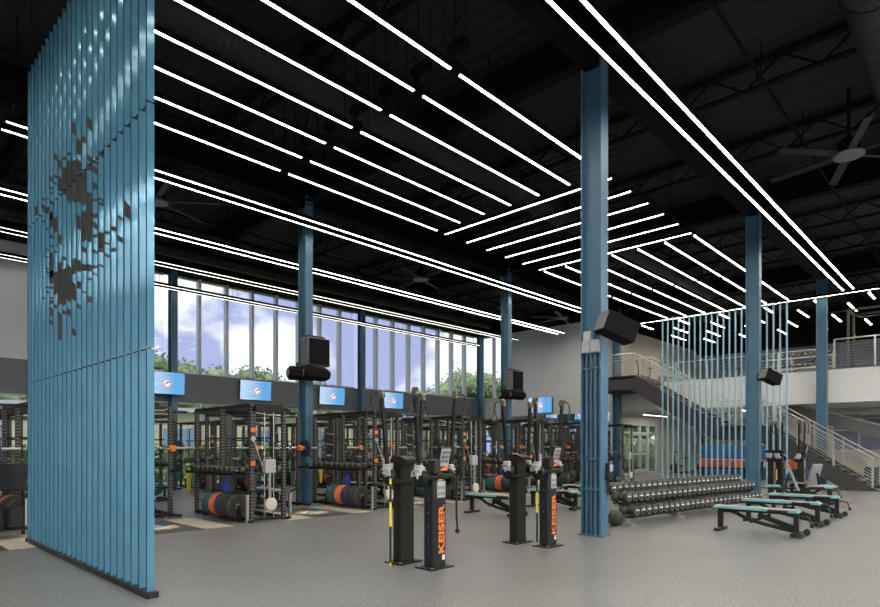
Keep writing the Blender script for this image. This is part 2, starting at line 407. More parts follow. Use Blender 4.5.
for j,y in enumerate(YJ):
    for a,b,nm in ((2.45,6.40,'run by louvre screen'),(6.62,11.0,'second run')):
        strip((a,y),(b,y),'lengthwise strip light, %s, %s from the right'%(nm,ORD[j]),'chevron strip lights')
    mb=MB().box(6.42,y-.05,ZL,6.60,y+.05,ZL+.14).box(6.44,y-.22,ZL+.3,6.58,y+.12,ZL+.42)
    mb.tube([(6.5,y+.1*math.cos(q*.7),ZL+.14+.05*q+.04*math.sin(q)) for q in range(14)],.012,5)
    mb.cyl((6.5,y,ZL+.14),(6.5,y,ZT),.01,5)
    tag(mb.build('driver_box','steel_black'),'small black driver box between strip lights, %s from the right'%ORD[j],'electrical box','driver boxes in the gap of the strip lights')
    for a,b,nm in ((15.98,20.35,'third run'),(20.62,25.6,'far run before mezzanine')):
        strip((a,y),(b,y),'lengthwise strip light, %s, %s from the right'%(nm,ORD[j]),'chevron strip lights')
for i in range(6):
    x=11.34+.873*i
    strip((x,5.87),(x,10.6),'crosswise strip light in the middle of the ceiling pattern, %s from the camera'%ORD[i],'crosswise strip lights')
PN=['just past the chevron pattern','halfway to the windows','near the windows','against the top of the windows']
for i,y in enumerate((12.35,15.66,18.45,21.05)):
    for q in (0,1):
        strip((2.2,y+.36*q),(25.4,y+.36*q),'long strip light in pair %s, %s line'%(PN[i],'window side' if q else 'room side'),'long paired strip lights', .055 if i<2 else .045, 'strip' if i<2 else 'strip_soft')
for q in (0,1):
    strip((2.0,3.77+.31*q),(25.3,3.77+.31*q),'very long strip light of the near pair running to upper centre, its %s line'%('left' if q else 'right'),'long paired strip lights')
strip((25.82,-2),(25.82,12.4),'long crosswise strip light along the front of the mezzanine','long paired strip lights')
for i in range(5):  # strips added out of view to light the slats and near side
    y=-1.2-1.75*i
    for q,(a,b) in enumerate(((-8,-.3),(0,7.5),(8,15.5),(16,25))):
        strip((a,y),(b,y),'added unseen strip light over the near side, %s row back, %s from left'%(ORD[i],ORD[q]),'added strip lights over the near side of the hall',.1,'strip_fill')
for i in range(4):  # more strips added out of view, extra light beside the screen
    y=1.0+3.0*i
    strip((-8.,y),(-1.,y),'added unseen strip light left of the louvre screen, %s from the front'%ORD[i],'added strip lights left of the louvre screen',.1,'strip_fill')
n=0
for c,(a,b,y0) in enumerate(((26.35,27.55,3.45),(27.75,29.55,2.58),(29.75,31.6,3.45),(31.8,33.4,2.58))):
    for k in range(6):
        y=y0+1.72*k
        if y>12.9: continue
        strip((a,y),(b,y),'short strip light over mezzanine, %s rank from edge, %s from right'%(ORD[c],ORD[k]),'short strip lights over the mezzanine',.07)
for i,(x0,y0,x1,y1) in enumerate(((27.3,8.,31.,8.),(27.8,12.6,30.6,12.6),(27.5,3.0,33.,3.),(29.,-1,34,-1),(28,10.4,33,10.4),(33.,-6,33.,-2),(34.,0,34.,4),(35,5,35,9),(29,1.2,33,1.2))):  # later strips in this list added to brighten the space below the mezzanine
    strip((x0,y0),(x1,y1),'strip light fixed under the mezzanine, %s'%['in the middle','above the glazed doors','near the lower right of the stair','at the far right','behind the rod screen','added at the far right end','added before the far wall','added deep behind the stairs','added right of the stair foot'][i],'strip lights under the mezzanine',.12,'strip',2.98,3.1)

# ------------------------------------------------------------ ceiling fans
def fan():
    t=thing('ceiling_fan','','fan')
    MB().cyl((0,0,.3),(0,0,1.3),.035,8).build('downrod','steel_black',t)
    MB().lathe((0,0,.02),(0,0,1),[(0,.12),(.03,.2),(.2,.2),(.3,.1)],16).build('motor','steel_black',t)
    MB().lathe((0,0,-.05),(0,0,1),[(0,.22),(.02,.27),(.05,.27),(.07,.15)],24).build('hub','mull_dark',t)
    for k in range(6):
        a=2*PI*k/6+.35; R=Matrix.Rotation(a,3,'Z')@Matrix.Rotation(.25,3,'X')
        MB().rbox(R@Vector((.86,0,0)),(1.2,.15,.012),R).rbox(R@Vector((.3,0,0)),(.22,.06,.02),R).build('blade','blade',t)
    return t
M['blade']=mat('fan_blade',(.01,.01,.012),.5,.1)
f0=fan()
for i,(x,y,nm) in enumerate(((13.9,2.15,'at the upper right of the hall'),(14.2,14.4,'over the racks between the two left columns'),(22.9,14.2,'before the white end wall'),(5.4,14.3,'beside the louvre screen'))):
    (f0 if i==0 else dup(f0)).location=(x,y,7.2)
for o,(nm) in zip([o for o in C.objects if o.name.startswith('ceiling_fan')],('at the upper right of the hall','over the racks between the two left columns','before the white end wall','beside the louvre screen')):
    o['label']='large six-bladed dark ceiling fan with pale hub '+nm; o['group']='ceiling fans'

# ------------------------------------------------------------ columns
def column(x,y,label,ztop=8.0,extra=None,s=.34):
    t=thing('steel_column',label,'column',(x,y,0),0,None)
    hx=s*.33; hy=s/2; mb=MB()
    # wide flange: two flanges parallel to X joined by a web, open towards -X and +X
    mb.prism([(-hx,-hy),(hx,-hy),(hx,-hy+.025),(.012,-hy+.025),(.012,hy-.025),(hx,hy-.025),(hx,hy),(-hx,hy),(-hx,hy-.025),(-.012,hy-.025),(-.012,-hy+.025),(-hx,-hy+.025)],'z',0,ztop)
    mb.build('shaft','column',t)
    MB().box(-hx-.03,-hy-.03,0,hx+.03,hy+.03,.02).build('base_plate','column_dark',t)
    return t
cols={}
cols['A']=column(8.89,4.9,'large blue steel column in the foreground with conduits on its left side',s=.37)
cols['B']=column(17.56,4.88,'blue steel column beside the far end of the dumbbell rack',s=.34)
cols['C']=column(26.05,4.87,'blue steel column rising past the mezzanine front behind the stairs')
cols['D']=column(8.8,13.25,'blue steel column carrying speakers behind the left racks')
cols['E']=column(17.5,13.25,'blue steel column carrying speakers in the middle of the hall')
cols['G']=column(26.1,13.2,'blue steel column left of the glazed doors')
for k,x in enumerate((8.8,17.5,26.2)):
    column(x,21.72,'blue steel column against the window wall, %s from the left'%ORD[k],7.9,s=.33)
# conduits on column A (on its left, -X face)
A=cols['A']
for k,yy in enumerate((-.14,-.06,.02,.10)):
    MB().cyl((-.075,yy,0.0),(-.075,yy,3.05),.026 if k!=1 else .035,8).build('conduit','column_dark',A)
for z in (.75,1.25,2.75): MB().box(-.115,-.16,z,-.1,.16,z+.04).build('conduit_strap','column_dark',A)
for yy in (-.1,.06): MB().cbox(-.2,yy-.07,3.02,-.06,yy+.07,3.22,.01).build('junction_box','greyp',A)
MB().cbox(-.17,-.02,3.2,-.06,.12,3.38,.01).build('junction_box','greyp',A)
for cx,zc in (('A',1.0),('B',.85)):
    c=cols[cx]; h=-.185 if cx=='A' else -.17
    x=MB().cbox(.02,h-.07,zc-.08,.16,h,zc+.2,.01).build('control_box','blackm',c)
    MB().cbox(.04,h-.085,zc+.06,.14,h-.07,zc+.18,.005).build('keypad','greyp',x)
    MB().box(.05,h-.04,zc-.32,.09,h-.02,zc-.08).build('bracket','blackm',c)
# speakers
def box_speaker(x,y,z,label,sx=.68,sy=.36,sz=.72):
    t=thing('speaker',label,'speaker',(x,y,z))
    b=MB().cbox(0,0,0,sx,sy,sz,.015).build('cabinet','spk_grey',t)
    MB().box(.03,-.012,.03,sx-.03,0,sz-.03).build('grille','spk_black',t)
    MB().box(.02,.1,-.05,.3,.16,0).box(.02,.36,sz*.2,.3,.42,sz*.2+.04).box(.02,.36,sz*.8,.3,.42,sz*.8+.04).box(.1,.1,sz,sx-.1,.3,sz+.06).build('bracket','blackm',t)
M['spk_grey']=mat('speaker_grey',(.13,.13,.14),.5)
M['spk_black']=mat('speaker_black',(.006,.006,.006),.7,spec=.1)
box_speaker(8.55,12.76,3.55,'boxy black loudspeaker hung on the left column above two horn speakers')
box_speaker(17.22,12.76,3.5,'boxy black loudspeaker hung on the middle column above two horn speakers')
def oct_speaker(p, d, label, L=.5, r=.19):
    t=thing('horn_speaker',label,'speaker',p)
    d=Vector(d).normalized()
    MB().lathe((0,0,0),d,[(0,r*.62),(.06,r),(L,r*.95),(L+.12,r*.55)],8,sm=False).build('body','spk_black',t)
    MB().lathe(d*-.01,d,[(0,r*.55),(.012,r*.6)],8,sm=False).build('cone','spk_grey',t)
    MB().beam(d*.25,d*.25+Vector((0,0,.28)),.05,.03).build('bracket','blackm',t)
for x,y,nm in ((8.8,13.25,'left'),(17.5,13.25,'middle')):
    oct_speaker((x-.66,y-.2,3.33),(.95,-.2,-.02),'left of the two eight-sided horn speakers on the %s column'%nm,.36)
    oct_speaker((x-.36,y-.42,3.33),(.95,-.22,-.02),'right of the two eight-sided horn speakers on the %s column'%nm,.6)
def wedge_speaker(x,y,z,label,s=1.):
    t=thing('angled_speaker',label,'speaker',(x,y,z))
    R=Matrix.Rotation(-.55,3,'Z')@Matrix.Rotation(.35,3,'Y')
    mb=MB().rbox((.02,-.05,0),(.62*s,.34*s,.36*s),R)
    mb.build('cabinet','spk_black',t)
    MB().rbox(R@Vector((-.325*s,0,0))+Vector((.02,-.05,0)),(.02,.3*s,.32*s),R).build('grille','spk_grey',t)
    MB().beam((-.1,.05,-.0),(-.1,.25,-.0),.05,.2).build('bracket','blackm',t)
wedge_speaker(8.79,4.5,3.38,'black loudspeaker tilted on the large foreground column',.92)
wedge_speaker(17.5,4.5,3.32,'black loudspeaker tilted on the column by the dumbbell rack',.8)

# ------------------------------------------------------------ louvre screen
NL=24; LX=2.24
t=thing('louvre_screen','tall screen of blue vertical metal slats with a dark sunburst emblem across them','screen',(LX,0,0))
MB().box(-.055,6.0,0,.055,10.95,.06).build('kerb','kerb',t)
LY=[6.07+(10.88-6.07)*k/(NL-1) for k in range(NL)]
def fin_px(Y):
    r=(LX*SA-Y*CA)/(LX*CA+Y*SA); return 440+r*F, LX*CA+Y*SA
patch={}
DATA=[(38.6,[(206,215)]),(43,[(199,201.5),(206,210.7),(221,223),(297.8,299.5)]),
(46.8,[(198.5,200),(208,214),(228.5,230),(249.5,251),(256.4,258),(268,270),(271.8,273.8),(286.6,288.6),(292,294)]),
(50.4,[(192.6,194.4),(201.6,204.4),(210.7,219),(236,239),(270.5,276.7),(286.6,289),(300,304)]),
(54.4,[(178,182.6),(188,190),(202.5,205),(214,227),(245.8,247.8),(253,284),(297.8,299.5),(309,317.6),(321,325.7)]),
(58.6,[(155.4,161.7),(176,178.6),(183.5,185.3),(217,232),(251,253),(271.8,294),(305,308.4)]),
(62.6,[(161,169),(177,191.7),(236.6,245),(262,304),(314,341)]),
(67,[(157,160.5),(168,195.3),(257,260.6),(268,305),(311.4,315)]),
(71.6,[(152.6,155.7),(160,203.5),(266.8,302.7),(310,316.3)]),
(76.2,[(124.5,135),(160,203.5),(258,274),(284,301),(330,336.6)]),
(81,[(140,155),(161.7,202.5),(217.3,229.7),(260.6,271.8),(281.7,289),(305,309)]),
(86.2,[(138,143.6),(170,204.4),(211,240.8),(248,253),(264.8,271.3),(291.6,293.6)]),
(91.6,[(120,130),(157,162.6),(166,171),(193,242),(264.8,271.8),(278,280.4),(296.5,302.7)]),
(97.3,[(161.4,164.4),(168,174.4),(183.5,190),(199,201.6),(213.4,217.8),(223.5,229.7),(234.6,237.6),(250.7,253.7),(265.6,268.6),(273.5,276)]),
(103.1,[(152.6,157.5),(199,201.3),(203,206),(233,249),(250,252.5),(265,267.6)]),
(109.2,[(231.7,234),(243,245),(254.5,258)]),(115.4,[(227,231),(248,252)]),(121.9,[(217,220),(237,242.6)]),(129.8,[(204,219)])]
for px,rs in DATA:
    k=min(range(NL),key=lambda i:abs(fin_px(LY[i])[0]-px))
    _,d=fin_px(LY[k])
    for a,b in rs: patch.setdefault(k,[]).append((EYE+(445-b)*d/F, EYE+(445-a)*d/F))
rnd=random.Random(3)
for k,y in enumerate(LY):
    for q,(z0,z1) in enumerate(((.06,2.447),(2.463,4.867),(4.883,7.28))):
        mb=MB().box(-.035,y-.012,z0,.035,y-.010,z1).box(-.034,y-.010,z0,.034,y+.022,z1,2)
        for a,b in patch.get(k,[]):
            a=max(a,z0); b=min(b,z1)
            if b-a>.008:
                s=min(.03,(b-a)*.3)*rnd.choice((-1,1,1,0))
                mb.hexa([(-.035,y-.0145,a+s),(.0365,y-.0145,a-s),(.0365,y-.0125,a-s),(-.035,y-.0125,a+s),(-.035,y-.0145,b+s),(.0365,y-.0145,b-s),(.0365,y-.0125,b-s),(-.035,y-.0125,b+s)],1)
        mb.build('slat',['fin','fin_dark','fin_shade'],t)
for z in (2.455,4.875,7.27): MB().box(-.008,6.06,z-.006,.008,10.89,z+.006).build('spacer_rail','kerb',t)
MB().cyl((0,6.2,7.28),(0,6.2,ZT),.012,6).cyl((0,8.4,7.28),(0,8.4,ZT),.012,6).cyl((0,10.8,7.28),(0,10.8,ZT),.012,6).build('hanger','kerb',t)

# ------------------------------------------------------------ team emblem (ring, rays, leaping dolphin), flat print
def emblem(mb, cx, cz, r, P, mo=0, mw=1, mb_=2):
    # P(a,b,layer) -> 3D point
    n=24; vs=[];fs=[]
    for k in range(n):
        t=2*PI*k/n; vs.append(P(cx+r*.62*math.cos(t),cz+r*.62*math.sin(t),1)); rr=r*(1. if k%2 else .78); vs.append(P(cx+rr*math.cos(t),cz+rr*math.sin(t),1))
    for k in range(n):
        if k in (2,3): continue
        fs.append((2*k,2*k+1,2*((k+1)%n)+1,2*((k+1)%n)))
    mb.add(vs,fs,mo)
    dol=[(-.75,-.35),(-.5,-.1),(-.35,.25),(0,.5),(.15,.85),(.3,.5),(.7,.55),(1.25,.75),(.75,.3),(.45,.05),(.1,-.1),(-.1,-.45),(-.2,-.1),(-.45,-.3),(-.6,-.75)]
    mb.add([P(cx+a*r*.85,cz+b*r*.7,2) for a,b in dol],[tuple(range(len(dol)))],mb_)
    vs=[];fs=[]
    for k in range(16):
        t=2*PI*k/16; vs.append(P(cx+r*.6*math.cos(t),cz+r*.6*math.sin(t),1))
    mb.add(vs,[tuple(range(16))],mw)

# ------------------------------------------------------------ televisions
def tv(x,y,z,rz,label,W=1.38,H=.8,tilt=.06):
    t=thing('television',label,'television',(x,y,z),rz)
    t.rotation_euler=(tilt,0,rz)
    MB().cbox(-W/2,0,-H/2,W/2,.06,H/2,.01).build('bezel','blackm',t)
    MB().box(-W/2+.015,-.004,-H/2+.015,W/2-.015,0,H/2-.015).build('screen','screen',t)
    mb=MB(); emblem(mb,.05,-.01,.17,lambda a,b,l:(a,-.005-.002*l,b))
    mb.build('screen_emblem',['scr_orange','scr_white','scr_blue'],t)
    MB().box(-.15,.06,-.15,.15,.14,.15).build('wall_bracket','blackm',t)
for i,(x,nm) in enumerate(((8.42,'half hidden by the louvre screen'),(12.1,'left of the left speaker column'),(15.85,'right of the left speaker column'),(19.5,'fourth from the left'))):
    tv(x,YW-.26-(.32 if i==0 else 0),3.7,0,'television with blue team screen on window band, %s'%nm)
tv(XF-.2,17.75,3.62,-PI/2+0,'television on the white end wall above the mirror',1.5,.85,0)
bpy.data.objects['television.004'].rotation_euler=(0,0,-PI/2)

# ------------------------------------------------------------ weights
def plate_mesh(name,m,r=.225,w=.06):
    mb=MB().lathe((0,-w/2,0),(0,1,0),[(0,r-.04),(.006,r-.012),(.014,r),(w-.014,r),(w-.006,r-.012),(w,r-.04)],24)
    mb.lathe((0,-w/2-.003,0),(0,1,0),[(0,.05),(w+.006,.05)],14,1)
    mb.lathe((0,-w/2-.002,0),(0,1,0),[(0,.11),(w+.004,.11)],18,0)
    o=mb.build(name,[m,'steelw']); tag(o,'x','weight plate'); return o
PM={c:plate_mesh('bumper_plate',m) for c,m in (('orange','orange_soft'),('navy','navy'),('black','rubber'),('teal','tealp'))}
PM['white']=plate_mesh('bumper_plate','offwhite',.15,.03)
used=set()
def place(src,key,loc,rz=0,label=None,group=None,scale=None):
    if key not in used:
        used.add(key); o=src; o.location=loc; o.rotation_euler=(0,0,rz)
        if scale: o.scale=scale
        if label: o['label']=label
        if group: o['group']=group
        return o
    return dup(src,loc,rz,label,group,scale=scale)
def dumbbell():
    t=thing('dumbbell','','dumbbell')
    MB().cyl((0,-.08,0),(0,.08,0),.016,8).build('handle','chrome',t)
    for s in (-1,1):
        h=MB().lathe((0,s*.065,0),(0,s,0),[(0,.08),(.012,.1),(.095,.1),(.108,.08)],14)
        h=h.lathe((0,s*.172,0),(0,s,0),[(0,.072),(.002,.072)],14,1).lathe((0,s*.174,0),(0,s,0),[(0,.062),(.004,.058),(.006,.05)],14,2).build('head',['rubber','ringgrey','greyhead'],t)
        MB().prism([(-.05,.012),(.05,.012),(.042,.034),(-.042,.034)],'y',*( (.179,.182) if s>0 else (-.182,-.179))).build('number_mark','white',h)
    return t
M['ringgrey']=mat('dumbbell_ring_grey',(.32,.31,.29),.35,.5)
M['greyhead']=mat('dumbbell_face',(.02,.02,.02),.5)
DB=dumbbell()
DB['group']='dumbbells on the long rack'
M['rackgrey']=mat('rack_grey_metal',(.42,.41,.38),.45,.1)
# ------------------------------------------------------------ long dumbbell rack
DX,DY,DR=10.32,5.05,-.125
t=thing('dumbbell_rack','long low three-tier grey dumbbell rack running from the foreground column','rack',(DX,DY,-.0),DR)
TI=[(.0,.27),(.17,.51),(.50,.66)]
L=5.6
for k in range(4):
    x=.12+k*(L-.24)/3
    mb=MB().prism([(-.12,.0),(-.12,.035),(.0,.06),(.12,.28),(.3,.44),(.4,.54),(.6,.54),(.68,.48),(.9,.04),(.9,0),(.78,0),(.6,.36),(.46,.34),(.3,.1),(.1,0)],'x',x-.04,x+.04)
    mb.build('upright','rackgrey',t)
for (yy,zz) in TI:
    mb=MB()
    for s in (-.075,.075):
        R=Matrix.Rotation(.0,3,'X'); mb.box(0,yy+s-.02,zz-.125,L,yy+s+.02,zz-.1)
    mb.box(0,yy-.1,zz-.13,L,yy-.095,zz-.08)
    for k in range(4): x=.12+k*(L-.24)/3; mb.box(x-.03,yy-.1,zz-.14,x+.03,yy+.14,zz-.115)
    mb.build('tier','blackm',t)
TN=['lowest tier','middle tier','top tier']
ND=27
for i,(yy,zz) in enumerate(TI):
    for k in range(ND):
        place(DB,'db',(DX+(.12+k*.205)*math.cos(DR)-yy*math.sin(DR),DY+(.12+k*.205)*math.sin(DR)+yy*math.cos(DR),zz),DR,'black dumbbell on %s of long rack, %s from left end'%(TN[i],ORD[k]),'dumbbells on the long rack')
MB_=MB().ball((0,0,.15),.15,16)
tag(MB_.build('medicine_ball','rubber',None,(10.12,5.15,0)),'dark medicine ball on the floor at the near end of the dumbbell rack','ball')

# ------------------------------------------------------------ adjustable benches
def bench(back=0.):
    t=thing('weight_bench','','bench')          # long axis along Y: backrest end at +Y
    fr=MB()
    fr.beam((0,.62,0.03),(0,.62,.40),.06,.09); fr.cbox(-.24,.57,0,.24,.67,.05,.01)
    fr.beam((0,-.66,.05),(0,-.66,.40),.06,.08); fr.cbox(-.26,-.72,.02,.26,-.62,.08,.01)
    fr.tube([(0,.6,.36),(0,.45,.37),(0,.32,.33),(0,.15,.24),(0,-.15,.17),(0,-.5,.11),(0,-.66,.09)],.035,8)
    fr.beam((0,.1,.19),(0,-.25,.345),.03,.05); fr.beam((0,-.05,.34),(0,-.5,.2),.03,.06); fr.beam((0,-.66,.385),(0,.62,.385),.07,.04)
    for s in (-1,1): fr.beam((s*.06,-.05,.33),(s*.06,-.62,.14),.012,.07)
    fr.build('frame','black',t)
    for s in (-1,1):
        MB().lathe((s*.22,-.77,.06),(s,0,0),[(0,.05),(.01,.06),(.04,.06),(.05,.05)],14).build('wheel','rubber',t)
    MB().tube([(0,-.7,.36),(0,-.85,.34),(0,-.9,.22)],.014,6).ball((0,-.9,.2),.035,8).build('handle','black',t)
    def pad(name,y0,y1,m):
        p=MB().cbox(-.14,y0,.41,.14,y1,.445,.008).build(name,m,t)
        MB().cbox(-.135,y0+.005,.445,.135,y1-.005,.46,.005).build('pad_top','padtop',p); return p
    pad('headrest',.40,.72,'teal')
    if not back: pad('backrest',-.22,.385,'teal')
    else:
        p=MB().rbox((0,.12,.66),(.28,.055,.7),Matrix.Rotation(-.35,3,'X')).build('backrest','padtop',t)
        MB().beam((0,.3,.4),(0,.22,.75),.03,.05).build('support_arm','black',t)
    pad('seat_gap',-.55,-.225,'blackm'); pad('seat',-.71,-.555,'teal')
    return t
BN=bench(); 
BL=[(11.0,3.02,0,'teal-edged flat weight bench standing alone, nearest on the right'),(12.75,3.06,0,'teal-edged flat weight bench, middle of the three in a row on the right'),(14.55,3.06,0,'teal-edged flat weight bench, farthest of the three in a row on the right'),
 (10.0,7.95,0,'teal-edged weight bench seen between the two cable machine pairs'),(12.0,7.7,0,'teal-edged weight bench behind the right cable machine pair'),(13.9,7.9,PI,'teal-edged weight bench left of the large foreground column'),]+[(XB+.1,13.1,.15*(-1)**i,'teal-edged bench inside the %s power rack of the front row'%ORD[i+1]) for i,XB in enumerate((4.4,7.5,10.6,13.7,16.8))]
for i,(x,y,r,lb) in enumerate(BL): place(BN,'bn',(x,y,0),r,lb,'flat weight benches',(.95,.92,.95))
b2=bench(1); b2.location=(17.3,3.75,0); b2.rotation_euler=(0,0,.3); b2['label']='weight bench with raised tan backrest behind the row of benches'
tag(dup(b2,(18.4,3.7,0),2.5),'raised-back weight bench beside the far cable machines')

# ------------------------------------------------------------ cable machines (functional trainer columns)
def trainer(front):
    t=thing('cable_machine','','cable machine')    # faces -Y
    col='charcoal' if front else 'olive'
    MB().cbox(-.2,-.15,0,.2,.15,.018,.005).build('base_plate','black',t)
    mb=MB()
    for a in (-.17,.17):
        for b in (-.12,.12): mb.cyl((a,b,.018),(a,b,.035),.016,6)
    mb.build('bolt','steelw',t)
    H=1.13 if front else 1.27
    b=MB().prism([(-.10,-.085),(.10,-.085),(.115,-.065),(.115,.07),(-.115,.07),(-.115,-.065)],'z',.018,H).build('housing',col,t)
    if not front:
        MB().prism([(-.13,H),(.15,H),(.15,H+.05),(.05,H+.09),(-.09,H+.09),(-.13,H+.04)],'x',-.115,.115).build('cap','olive',t)
    MB().cbox(-.22,-.1,1.08 if front else 1.0,.22,.1,1.15 if front else 1.07,.02).build('shoulder','black',t)
    mb=MB()
    for q in range(6): mb.cyl((-.119,-.0,.2+q*.16),(-.112,-.0,.2+q*.16),.006,6)
    mb.build('rivet','steelw',t)
    for s in (-1,1):
        MB().lathe((s*.2,0,1.1),(s,0,0),[(0,.085),(.02,.11),(.06,.11),(.08,.08)],18).build('pivot_disc','black',t)
        ring=[(s*.31+.0,.1*math.cos(q*PI/7)*.9,1.12+.09*math.sin(q*PI/7)) for q in range(-3,9)]
        MB().tube([(s*.30,0,1.1),(s*.33,-.03,1.15)]+ring[3:9],.014,6).build('release_grip','greyp',t)
        MB().cbox(s*.27-.04,-.05,1.13,s*.27+.04,.05,1.26,.012).build('arm_clamp','greyp',t)
        ax=s*.27; tx=s*.355
        MB().beam((ax,0,1.2),(tx,-.02,2.12),.042,.04).build('arm','black',t)
        MB().lathe((tx-.03,-.02,2.15),(1,0,0),[(0,.035),(.02,.042),(.045,.042),(.06,.035)],14).cbox(tx-.025,-.055,2.08,tx+.025,.03,2.17,.01).build('pulley','brass',t)
        # stirrup handle on straps
        hx=tx+s*.12
        h=MB().tube([(tx,-.06,2.17),(hx*.98,-.08,2.12),(hx,-.08,2.04)],.012,5).tube([(hx,-.08,2.04),(hx-.07,-.08,1.86)],.007,5).tube([(hx,-.08,2.04),(hx+.07,-.08,1.86)],.007,5).build('strap','blackm',t)
        MB().cyl((hx-.08,-.08,1.85),(hx+.08,-.08,1.85),.017,8).build('handle_grip','blackm',h)
    if front:
        R=Matrix.Rotation(.25,3,'X')
        c=MB().rbox((.05,-.09,1.33),(.19,.05,.30),R).build('console','blackm',t)
        MB().rbox((.05,-.118,1.35),(.16,.012,.22),R).build('display_face','greyp',c)
        mb=MB()
        for a in range(2):
            for bb in range(3): mb.rbox(R@Vector((-.035+.07*a,-.036,-.04+.055*bb+.02))+Vector((.05,-.09,1.33)),(.05,.006,.035),R)
        mb.build('display_window','mull_dark',c)
        MB().add([R@Vector(p)+Vector((.05,-.09,1.33)) for p in ((-.09,-.028,-.14),(.085,-.028,-.14),(.085,-.028,-.02),(.03,-.028,-.09))],[(0,1,2,3)]).build('orange_swoosh','orange',c)
        MB().cbox(-.13,-.13,1.15,-.02,.02,1.33,.02).build('console_arm','blackm',t)
        lb=MB().cbox(-.05,-.092,.86,.09,-.085,1.06,.002).build('instruction_label','greyp',t)
        mb=MB()
        for a in range(3):
            for bb in range(2): mb.box(-.038+.043*a,-.094,.885+.075*bb,-.012+.043*a,-.092,.93+.075*bb)
        mb.build('pictogram','mull_dark',lb)
        MB().box(-.03,-.09,1.07,.04,-.085,1.082).build('warning_sticker','yellow',t)
        MB().box(.04,-.088,.1,.085,-.085,.16).build('small_label','white',t)
        text_mesh('brand_lettering','KEISER',.178,'orange',t,(.03,-.088,.47),(PI/2,-PI/2,0),.005).scale=(1.12,.76,1)
    return t
M['brass']=mat('worn_brass_grey',(.22,.19,.13),.35,.7)
TF=trainer(True); TB=trainer(False)
PL=[(5.19,5.02,'nearest pair on the left'),(7.45,4.87,'pair left of the large column'),(19.0,4.05,'far pair behind the benches')]
for x,y,nm in PL:
    place(TF,'tf',(x,y,0),0,'black cable machine with console and orange lettering, '+nm,'cable machines with consoles')
    place(TB,'tb',(x-.04,y+.52,0),PI,'dark olive cable machine seen from behind, '+nm,'cable machines seen from behind')
tag(dup(TB,(19.7,5.0,0),.2),'dark cable machine half hidden by the column at the far end of the dumbbell rack',group='cable machines seen from behind')
def pole(x,y,ztop,label):
    t=thing('training_bar',label,'bar',(x,y,0))
    MB().cyl((0,0,.06),(0,0,ztop),.014,8).lathe((0,0,0),(0,0,1),[(0,.006),(.02,.014),(.06,.014)],8,1).cyl((0,0,.5),(0,0,.8),.017,8,mi=1).cyl((0,0,ztop-.1),(0,0,ztop-.03),.017,8,mi=1).build('shaft',['blackm','yellow'],t)
    MB().tube([(0,0,ztop),(0,.04,ztop+.1)],.006,5).build('hook','steelw',t)
pole(4.82,5.42,1.12,'black and yellow bar hanging down the left side of the nearest cable machine')
pole(7.33,4.98,1.1,'black and yellow bar hanging between the two cable columns of the middle pair')
pole(18.8,4.62,1.1,'black and yellow bar hanging on the far cable machine pair')
t=MB().tube([(5.5,4.93,1.12),(5.47,4.9,1.0),(5.45,4.9,.85),(5.455,4.9,.6),(5.47,4.9,.45)],.014,6).ball((5.47,4.9,.43),.032,8)
tag(t.build('tricep_rope','blackm'),'black rope hanging on the right side of the nearest cable machine','rope')

# ------------------------------------------------------------ racks
def bay():
    """open power rack, lifting side at -Y"""
    t=thing('power_rack','','rack')
    W=.6
    for x in (-W,W):
        for y in (0,1.15):
            MB().box(x-.038,y-.038,0,x+.038,y+.038,2.32).build('upright','perf',t)
        MB().box(x-.038,.0,.02,x+.038,1.15,.09).box(x-.03,0,2.24,x+.03,1.15,2.31).build('side_rail','black',t)
        MB().beam((x,-.02,.95),(x,-.42,.98),.05,.06).box(x-.02,-.44,.97,x+.02,-.4,1.06).build('safety_arm','black',t)
        MB().box(x-.05,-.09,1.38,x+.05,-.04,1.5).box(x-.045,-.15,1.37,x+.045,-.04,1.4).box(x-.045,-.16,1.37,x+.045,-.145,1.47).build('j_cup','orange',t)
        MB().beam((x,0,.06),(x,-.5,.06),.07,.05).build('foot','black',t)
    MB().box(-W,-.03,2.24,W,.03,2.31).box(-W,1.12,2.24,W,1.18,2.31).box(-W,1.12,.02,W,1.18,.08).box(-W-.85,1.13,2.24,W+.85,1.17,2.29).build('crossmember','black',t)
    MB().tube([(-W,.1,2.28),(-.4,-.25,2.2),(.4,-.25,2.2),(W,.1,2.28)],.018,6).build('pull_up_bar','steelw',t)
    mb=MB()
    for k in range(6): mb.cyl((-W-.04,1.1-.0,.3+.3*k),(-W-.26,1.1,.33+.3*k),.014,6)
    mb.build('plate_peg','steelw',t)
    for k,x in enumerate((-.9,.9)): MB().tube([(x*.66,1.0,.1),(x*.72,1.0,1.2),(x*.66,1.05,1.6)],.012,5).build('band','band%d'%k,t)
    return t
M['band0']=M['navy']; M['band1']=M['blackm']
def barbell():
    t=thing('barbell','','barbell')
    MB().cyl((-.66,0,0),(.66,0,0),.014,8).build('shaft','chrome',t)
    for s in (-1,1): MB().cyl((s*.66,0,0),(s*1.08,0,0),.025,10).cyl((s*.655,0,0),(s*.68,0,0),.04,10).build('sleeve','steelw',t)
    return t
